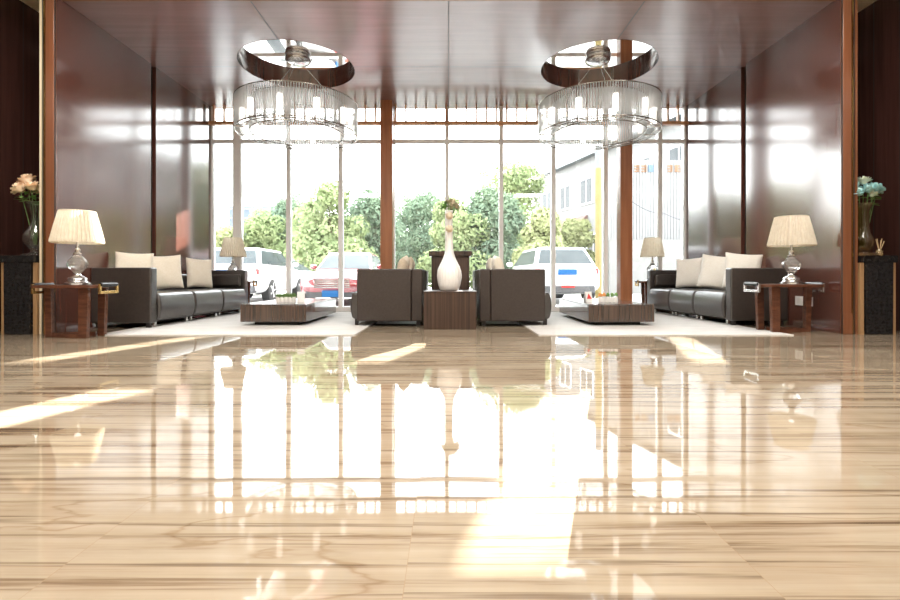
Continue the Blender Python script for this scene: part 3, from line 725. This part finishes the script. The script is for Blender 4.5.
# ------------------------------------------------------------------ chandeliers
CR = .945; CH = .49; CZ = 2.995
def chandelier(label, hx, hy):
    t = thing('chandelier', label, 'chandelier', (hx, hy, CZ), 0, 'round glass rod chandeliers')
    for r, z, tr in ((CR, .0, .010), (CR, CH, .009), (.86, .0, .008), (.73, .0, .010), (.73, CH, .008)):
        bm = B(); ring_tube(bm, r, z, tr); ob('ring', bm, 'nickel', t, smooth=True)
    for k in range(12):
        a = 2 * PI * k / 12
        for zz in (-.004, CH):
            bm = B(); tube(bm, [(.73 * math.cos(a), .73 * math.sin(a), zz), (CR * math.cos(a), CR * math.sin(a), zz)], .008, 6); ob('spoke', bm, 'nickel', t)
    for k in range(3):
        a = 2 * PI * k / 3 + .4; bm = B(); tube(bm, [(.004 * math.cos(a), .004 * math.sin(a), CH), (.73 * math.cos(a), .73 * math.sin(a), CH)], .007, 6); ob('hanger_arm', bm, 'nickel', t)
    # rods: the hundred nearest are parts of their own
    n = 156; rods = []
    def rodmesh():
        bm = B(); tube(bm, [(0, 0, .015), (0, 0, CH - .012)], .0105, 6); return bm
    angs = sorted(((2 * PI * k / n) for k in range(n)), key=lambda a: math.sin(a))
    first = ob('glass_rod', rodmesh(), 'rod_glass', t, smooth=True)
    for i, a in enumerate(angs[:100]):
        o = first if i == 0 else first.copy()
        if i: COL.objects.link(o); o.parent = t
        o.location = (CR * math.cos(a), CR * math.sin(a), 0)
    bm = B()
    for a in angs[100:]: tube(bm, [(CR * math.cos(a), CR * math.sin(a), .015), (CR * math.cos(a), CR * math.sin(a), CH - .012)], .0105, 6)
    for k in range(110):
        a = 2 * PI * k / 110; tube(bm, [(.73 * math.cos(a), .73 * math.sin(a), .015), (.73 * math.cos(a), .73 * math.sin(a), CH - .012)], .0105, 6)
    o = ob('glass_rod_rest', bm, 'rod_glass', t, smooth=True); o['kind'] = 'stuff'
    for k in range(10):
        a = 2 * PI * (k + .5) / 10
        bm = B(); lathe(bm, [(0, .10), (.045, .10), (.045, .34), (0, .34)], 14, cx=.835 * math.cos(a), cy=.835 * math.sin(a)); ob('lamp_tube', bm, 'bulb_frost', t)
    bm = B(); lathe(bm, [(0, 1.13), (.10, 1.135), (.185, 1.17), (.20, 1.20), (.20, CEIL + WELL - CZ - .001), (0, CEIL + WELL - CZ - .001)], 40); ob('canopy', bm, 'chrome', t, smooth=True)
    for k in range(3):
        a = 2 * PI * k / 3 + .4
        bm = B(); tube(bm, [(.08 * math.cos(a), .08 * math.sin(a), 1.14), (.73 * math.cos(a), .73 * math.sin(a), CH)], .004, 6); ob('cable', bm, 'chrome', t)
chandelier('round glass rod chandelier on the left', *HOLE[0])
chandelier('round glass rod chandelier on the right', *HOLE[1])

# added fill lamps with frames, unseen in the lobby ceiling behind and above the camera
for x in (-3.6, 0, 3.6):
    for y in (-2.6, 1.4, 4.2):
        e = bpy.data.objects.new('trim_ceiling_light', None); link(e); struct(e); e.location = (x, y, 4.4)
        bm = B(); box(bm, -.62, .62, -.62, -.6, -.03, -.001); box(bm, -.62, .62, .6, .62, -.03, -.001); box(bm, -.62, -.6, -.6, .6, -.03, -.001); box(bm, .6, .62, -.6, .6, -.03, -.001); ob('light_frame', bm, 'chrome', e)
        area((x, y, 4.385), 1.18, 1.18, 52)

# ------------------------------------------------------------------ outside
def panel(bm, q, inset=.0, off=.006):
    q = [Vector(p) for p in q]; c = sum(q, Vector()) / 4; n = (q[1] - q[0]).cross(q[2] - q[1]).normalized()
    q = [c + (p - c) * (1 - inset) for p in q]
    a = [bm.verts.new(p + n * off) for p in q]; b = [bm.verts.new(p - n * .01) for p in q]
    bm.faces.new(a); bm.faces.new(list(reversed(b)))
    for i in range(4): bm.faces.new((a[i], b[i], b[(i + 1) % 4], a[(i + 1) % 4]))
def loft(bm, secs):
    rings = []
    for (y, hw, zb, zt) in secs:
        ring = []
        for k in range(20):
            a = 2 * PI * k / 20; c, s = math.cos(a), math.sin(a)
            x = hw * math.copysign(abs(c) ** .38, c); z = (zb + zt) / 2 + (zt - zb) / 2 * math.copysign(abs(s) ** .45, s)
            ring.append(bm.verts.new((x, y, z)))
        rings.append(ring)
    for a, b in zip(rings, rings[1:]):
        for k in range(20): bm.faces.new((a[k], a[(k + 1) % 20], b[(k + 1) % 20], b[k]))
    bm.faces.new(rings[0]); bm.faces.new(list(reversed(rings[-1])))
def car(label, x, y, rz, paint, suv, plate_at):
    """local: rear at y=0, front at y=4.4"""
    t = thing('car', label, 'car', (x, y, -.01), rz, 'cars parked outside the windows')
    if suv:
        secs = [(0.0, .74, .40, .92), (.06, .84, .30, 1.0), (.35, .89, .24, 1.03), (2.9, .89, .24, 1.0), (3.6, .87, .25, .97), (4.2, .80, .30, .86), (4.4, .62, .38, .74)]
        gb = (.12, 3.25, .80, 1.0); gt = (.55, 2.35, .62, 1.46)
    else:
        secs = [(0.0, .66, .42, .80), (.10, .80, .32, .92), (.5, .87, .22, .95), (2.9, .88, .22, .90), (3.7, .86, .24, .84), (4.25, .78, .27, .72), (4.4, .62, .33, .62)]
        gb = (.55, 3.15, .76, .90); gt = (1.25, 2.35, .58, 1.36)
    bm = B(); loft(bm, secs); ob('body', bm, paint, t, smooth=True)
    b0, b1, bw, bz = gb; t0, t1, tw, tz = gt
    bot = [(-bw, b0, bz - .04), (bw, b0, bz - .04), (bw, b1, bz - .06), (-bw, b1, bz - .06)]; tp = [(-tw, t0, tz), (tw, t0, tz), (tw, t1, tz), (-tw, t1, tz)]
    bm = B(); hexa(bm, bot, tp); ob('cabin', bm, paint, t, bevel=.06, seg=3, angle=20)
    V_ = lambda p: Vector(p)
    def quad(i, j): return [V_(bot[i]) * .93 + V_(tp[i]) * .07, V_(bot[j]) * .93 + V_(tp[j]) * .07, V_(bot[j]) * .1 + V_(tp[j]) * .9, V_(bot[i]) * .1 + V_(tp[i]) * .9]
    for nm, (i, j), ins in (('rear_window', (0, 1), .12), ('windscreen', (2, 3), .1), ('side_window', (1, 2), .1), ('side_window', (3, 0), .1)):
        bm = B(); panel(bm, quad(i, j), ins, .008); ob(nm, bm, 'car_glass', t)
    for sx_ in (-1, 1):
        for yy in (.8, 3.5):
            bm = B()
            for seg in ((.32, .10),):
                r_ = .32; rg = []
                for xx, rr in ((sx_ * .70, r_), (sx_ * .88, r_), (sx_ * .895, r_ - .03)):
                    rg.append([bm.verts.new((xx, yy + rr * math.cos(2 * PI * k / 24), .32 + rr * math.sin(2 * PI * k / 24))) for k in range(24)])
                for a, b in zip(rg, rg[1:]):
                    for k in range(24): bm.faces.new((a[k], a[(k + 1) % 24], b[(k + 1) % 24], b[k]))
                bm.faces.new(rg[0]); bm.faces.new(list(reversed(rg[-1])))
            wh = ob('wheel', bm, 'tyre', t)
            bm = B()
            for k in range(5):
                a = 2 * PI * k / 5
                hexa(bm, [(sx_ * .89, yy - .03, .30), (sx_ * .90, yy - .03, .30), (sx_ * .90, yy + .03, .34), (sx_ * .89, yy + .03, .34)],
                     [(sx_ * .895, yy + .2 * math.cos(a) - .03 * math.sin(a), .32 + .2 * math.sin(a)), (sx_ * .905, yy + .2 * math.cos(a) - .03 * math.sin(a), .32 + .2 * math.sin(a) + .02), (sx_ * .905, yy + .2 * math.cos(a) + .03 * math.sin(a), .32 + .2 * math.sin(a) + .03), (sx_ * .895, yy + .2 * math.cos(a) + .03 * math.sin(a), .32 + .2 * math.sin(a))])
            ob('hub_cap', bm, 'chrome', wh)
        bm = B(); ball(bm, (sx_ * (bw + .14), b1 - .45, bz + .06), .1, 1, .6, .7, 12, 8); ob('wing_mirror', bm, paint, t, smooth=True)
        bm = B(); box(bm, sx_ * .69 - .11, sx_ * .69 + .11, -.01 + .02, .14, secs[1][3] - .26, secs[1][3] - .10); ob('tail_light', bm, 'tail_red', t, bevel=.03, seg=3)
        bm = B(); ball(bm, (sx_ * .60, 4.24, .66 if suv else .585), .13, 1.2, .7, .6, 14, 10); ob('headlight', bm, 'chrome', t, smooth=True)
    bm = B(); box(bm, -.70, .70, -.05, .18, .28, .47); ob('rear_bumper', bm, 'bumper_dark', t, bevel=.04, seg=3)
    bm = B(); box(bm, -.16, .16, -.065, -.05, .42, .47); ob('reflector', bm, 'tail_red', t)
    if plate_at == 'rear':
        bm = B(); box(bm, -.235, .235, -.03, .02, .74, .88); ob('number_plate', bm, 'plate_blue', t)
    else:
        bm = B(); box(bm, -.22, .22, 4.40, 4.435, .22, .37); ob('number_plate', bm, 'plate_blue', t)
        for k in range(5):
            bm = B(); box(bm, -.42, .42, 4.36, 4.41, .435 + .042 * k, .457 + .042 * k); ob('grille_bar', bm, 'chrome', t)
        bm = B(); box(bm, -.44, .44, 4.28, 4.375, .42, .655); ob('grille', bm, 'bumper_dark', t)
        bm = B(); box(bm, -.6, .6, 4.28, 4.385, .20, .40); ob('air_intake', bm, 'bumper_dark', t)
car('white car seen from behind at right, outside the window with a blue plate', 2.96, 11.95, D_(3), 'paint_white', True, 'rear')
car('white car seen from behind at the left, with red tail light, outside the window', -5.6, 12.1, D_(2), 'paint_white', True, 'rear')
car('white saloon car parked behind the red one, its windscreen sloping right', -8.3, 18.0, D_(-100), 'paint_white', False, 'front')
car('red car facing the window with chrome grille and blue plate', -2.74, 15.65, PI, 'paint_red', False, 'front')

def tree(label, x, y, h, w, m, seed, low=.0, name='tree', group='trees beyond the car park', nl=2600, lsz=.2):
    t = thing(name, label, 'tree', (x, y, -.01), 0, group); r = random.Random(seed)
    blobs = []
    for k in range(26):
        z = low + (h - low) * r.uniform(.12, .86); rad = w * r.uniform(.20, .32) * (1 - .35 * (z / h))
        a = r.uniform(0, 6.28); d = r.uniform(0, w * .55) * (1.05 - .65 * z / h)
        blobs.append((Vector((d * math.cos(a), d * math.sin(a), min(z, h - rad * .8))), rad))
    blobs.append((Vector((0, 0, h - w * .22)), w * .22))
    bm = B()
    tot = sum(b[1] ** 2 for b in blobs)
    for c, rad in blobs:
        for k in range(int(nl * rad * rad / tot)):
            u = r.uniform(-1, 1); a = r.uniform(0, 6.28); s = math.sqrt(1 - u * u)
            nrm = Vector((s * math.cos(a), s * math.sin(a), u)); p = c + nrm * rad * r.uniform(.72, 1.08)
            if p.z < .05: continue
            d = (nrm + Vector((r.uniform(-.8, .8), r.uniform(-.8, .8), r.uniform(-.8, .8)))).normalized()
            e1 = d.cross(Vector((r.uniform(-1, 1), r.uniform(-1, 1), r.uniform(-1, 1)))).normalized(); e2 = d.cross(e1); L = lsz * r.uniform(.6, 1.2); W = L * .55
            bm.faces.new([bm.verts.new(p + q) for q in (e1 * L, e2 * W, -e1 * L, -e2 * W)])
    ob('foliage', bm, m, t)
    bm = B(); tube(bm, [(0, 0, 0), (.05, .02, h * .3), (0, 0, h * .7)], .12, 8, .04)
    for c, rad in blobs[:6]: tube(bm, [(0, 0, h * .3), c * .6 + Vector((0, 0, h * .1)), c], .04, 6, .015)
    ob('trunk', bm, 'trunk', t)
zt_ = lambda py, D: H + (276 - py) * D / 480
TL = [ # px, top y, D, half width px, material, label
    (226, 226, 24, 26, 'leaf_c', 'low yellow green tree at the far left behind the white car'),
    (262, 208, 22, 32, 'leaf_a', 'leafy tree beside the scaffolded blue building'),
    (300, 192, 20, 36, 'leaf_b', 'blue green tree behind the white saloon car'),
    (334, 180, 21, 36, 'leaf_a', 'tallest bright green tree behind the red car'),
    (371, 189, 20, 34, 'leaf_b', 'dark green tree just left of the left wooden column'),
    (414, 192, 21, 36, 'leaf_b', 'dark green tree just right of the left wooden column'),
    (452, 196, 22, 34, 'leaf_a', 'green tree directly behind the tall white vase'),
    (486, 186, 20, 36, 'leaf_b', 'blue green tree right of the tall white vase'),
    (519, 160, 21, 44, 'leaf_a', 'tallest tree right of the middle, beside the white building'),
    (545, 208, 19, 26, 'leaf_c', 'yellow green tree above the rear of the right car'),
    (572, 218, 24, 22, 'leaf_c', 'small yellow green tree before the white building'),
]
for i, (px, py, D, wpx, m, lab) in enumerate(TL):
    D = D + (0, 3.2, 6.4)[i % 3]; tree(lab, px2x(px, D), D, zt_(py, D), 2.0 * wpx * D / 480, m, 100 + i, nl=13000, lsz=.115)

# buildings
t = thing('scaffolded_building', 'pale blue scaffolded building far behind the left trees', 'building', (px2x(258, 48), 48, -.01))
bm = B(); box(bm, -2.9, 2.9, 0, 5, 0, zt_(206, 48)); ob('wall', bm, 'facade_blue', t)
zz = 4.6
while zz < 7.6:
    bm = B(); box(bm, -3.1, 3.1, -.5, -.4, zz, zz + .12); ob('scaffold_deck', bm, 'facade_white', t); zz += .9
for k in range(8):
    bm = B(); tube(bm, [(-3 + k * .86, -.45, 0), (-3 + k * .86, -.45, zt_(203, 48))], .06, 6); ob('scaffold_pole', bm, 'pole_grey', t)
P1 = Vector((6.85, 38, 0)); P2 = Vector((11.4, 21.8, 0))
dv = (P2 - P1).normalized(); ln = (P2 - P1).length; ang = math.atan2(dv.y, dv.x)
t = thing('white_building', 'white two storey building with windows, seen at the right through the glass', 'building', (P1.x, P1.y, -.01), ang)
# local x runs along the facade toward us; the outdoors side facing the lobby is local -y
bm = B(); box(bm, 0, ln + 4, .0, 7, 0, 8.2); ob('wall', bm, 'facade_white', t)
bm = B(); hexa(bm, [(-.4, -.5, 8.2), (ln + 4, -.5, 8.2), (ln + 4, 7.3, 8.2), (-.4, 7.3, 8.2)], [(-.4, .6, 8.9), (ln + 4, .6, 8.9), (ln + 4, 6, 8.9), (-.4, 6, 8.9)]); ob('roof', bm, 'roof_grey', t)
for k in range(6):
    x0 = 1.4 + k * 2.7
    bm = B(); box(bm, x0, x0 + 1.5, -.08, .02, 5.3, 7.0); f = ob('window', bm, 'mullion', t)
    for q in range(2):
        bm = B(); box(bm, x0 + .1 + q * .7, x0 + .7 + q * .7, -.1, .0, 5.4, 6.9); ob('window_pane', bm, 'facade_dark', f)
for k in range(4):
    x0 = 1.0 + k * 2.2
    bm = B(); box(bm, x0, x0 + 1.5, -.08, .02, 1.6, 3.4); f = ob('window', bm, 'mullion', t)
    for q in range(2):
        bm = B(); box(bm, x0 + .1 + q * .7, x0 + .7 + q * .7, -.1, .0, 1.7, 3.3); ob('window_pane', bm, 'facade_dark', f)
bm = B(); hexa(bm, [(.2, -1.0, 3.7), (7.6, -1.0, 3.7), (7.6, 0, 3.7), (.2, 0, 3.7)], [(.2, -.1, 4.6), (7.6, -.1, 4.6), (7.6, 0, 4.6), (.2, 0, 4.6)]); ob('porch_roof', bm, 'roof_red', t)
bm = B(); hexa(bm, [(6.2, -.5, 1.2), (7.8, -.5, 1.2), (7.8, -.1, 1.2), (6.2, -.1, 1.2)], [(6.2, -.3, 2.4), (7.8, -.3, 2.4), (7.8, -.1, 2.4), (6.2, -.1, 2.4)]); ob('blue_awning', bm, 'awning_blue', t)
# low yard wall in front of the white building, with sign strokes on the hoarding above
D = 19.5
t = thing('yard_hoarding', 'pale ribbed hoarding with small orange sign strokes, beyond the right sofa', 'hoarding', (px2x(655, D), D, -.01))
bm = B()
for k in range(36):
    x0 = -1.9 + k * .115; box(bm, x0, x0 + .095, -.03, .0, 1.0, zt_(160, D)); 
box(bm, -1.9, 2.24, 0, .05, .0, zt_(160, D)); ob('ribbed_sheet', bm, 'facade_white', t)
bm = B(); box(bm, -1.95, 2.3, -.3, -.05, 0, zt_(240, D)); ob('low_wall', bm, 'yard_wall', t)
rr = random.Random(5)
for k, (px, wpx) in enumerate(((634, 5), (641, 5), (667, 5), (674, 5), (680, 4))):
    bm = B(); x0 = px2x(px, D) - px2x(655, D); ww = wpx * D / 480; z0, z1 = zt_(172, D), zt_(165, D)
    for q in range(3): box(bm, x0, x0 + ww, -.06, -.03, z0 + (z1 - z0) * q / 2.6, z0 + (z1 - z0) * q / 2.6 + .05)
    for q in range(2):
        a = x0 + ww * rr.uniform(.1, .8); box(bm, a, a + .045, -.065, -.03, z0, z1)
    ob('sign_character', bm, 'sign_orange', t)
bm = B(); x0 = px2x(648, D) - px2x(655, D); box(bm, x0, x0 + .2, -.06, -.03, zt_(172, D), zt_(165, D)); ob('sign_square', bm, 'sign_blue', t)
t = thing('yellow_post', 'yellow post with grey top outside, left of the right wooden column', 'post', (px2x(598.5, 15), 15, -.01))
bm = B(); lathe(bm, [(.10, 0), (.10, zt_(168, 15))], 16, close=True); ob('painted_shaft', bm, 'pole_yellow', t, smooth=False)
bm = B(); lathe(bm, [(.10, zt_(168, 15)), (.10, 4.75)], 16, close=True); ob('upper_shaft', bm, 'pole_grey', t)
for k, (a, b, z0, z1, lab) in enumerate(((630, 664, 200, 214, 'thin black cable sagging across the hoarding, left length'), (660, 700, 211, 222, 'thin black cable sagging across the hoarding, right length'))):
    D = 18.5; pts = [(px2x(a + (b - a) * i / 8, D), D, zt_(z0 + (z1 - z0) * i / 8 + 3 * math.sin(PI * i / 8), D)) for i in range(9)]
    bm = B(); tube(bm, pts, .022, 6); tag(ob('cable', bm, 'bumper_dark'), lab, 'cable', 'cables across the yard')

# added unseen cloth screen, slit so the low sun lands in bars on the floor
Y0 = 150
rows = ((3.86, 5.5, -.66, .15), (1.155, 2.95, .20, .175))
zc = lambda d: SUN.z * (Y0 - d)
cells = []
for near, far, xref, hwid in rows:
    dref = near
    for k in range(-3, 4):
        xw = xref + 2.78 * k + SUN.x * (Y0 - dref)
        cells.append((xw - hwid, xw + hwid, zc(far), zc(near)))
bm = B(); X0, X1 = 30, 72
zs = sorted({53.4, 61} | {c[2] for c in cells} | {c[3] for c in cells})
for za, zb in zip(zs, zs[1:]):
    cut = sorted([c for c in cells if c[2] <= (za + zb) / 2 <= c[3]])
    x = X0
    for c in cut: box(bm, x, c[0], Y0, Y0 + .02, za, zb); x = c[1]
    box(bm, x, X1, Y0, Y0 + .02, za, zb)
struct(ob('wall_opposite_screen', bm, 'membrane'))
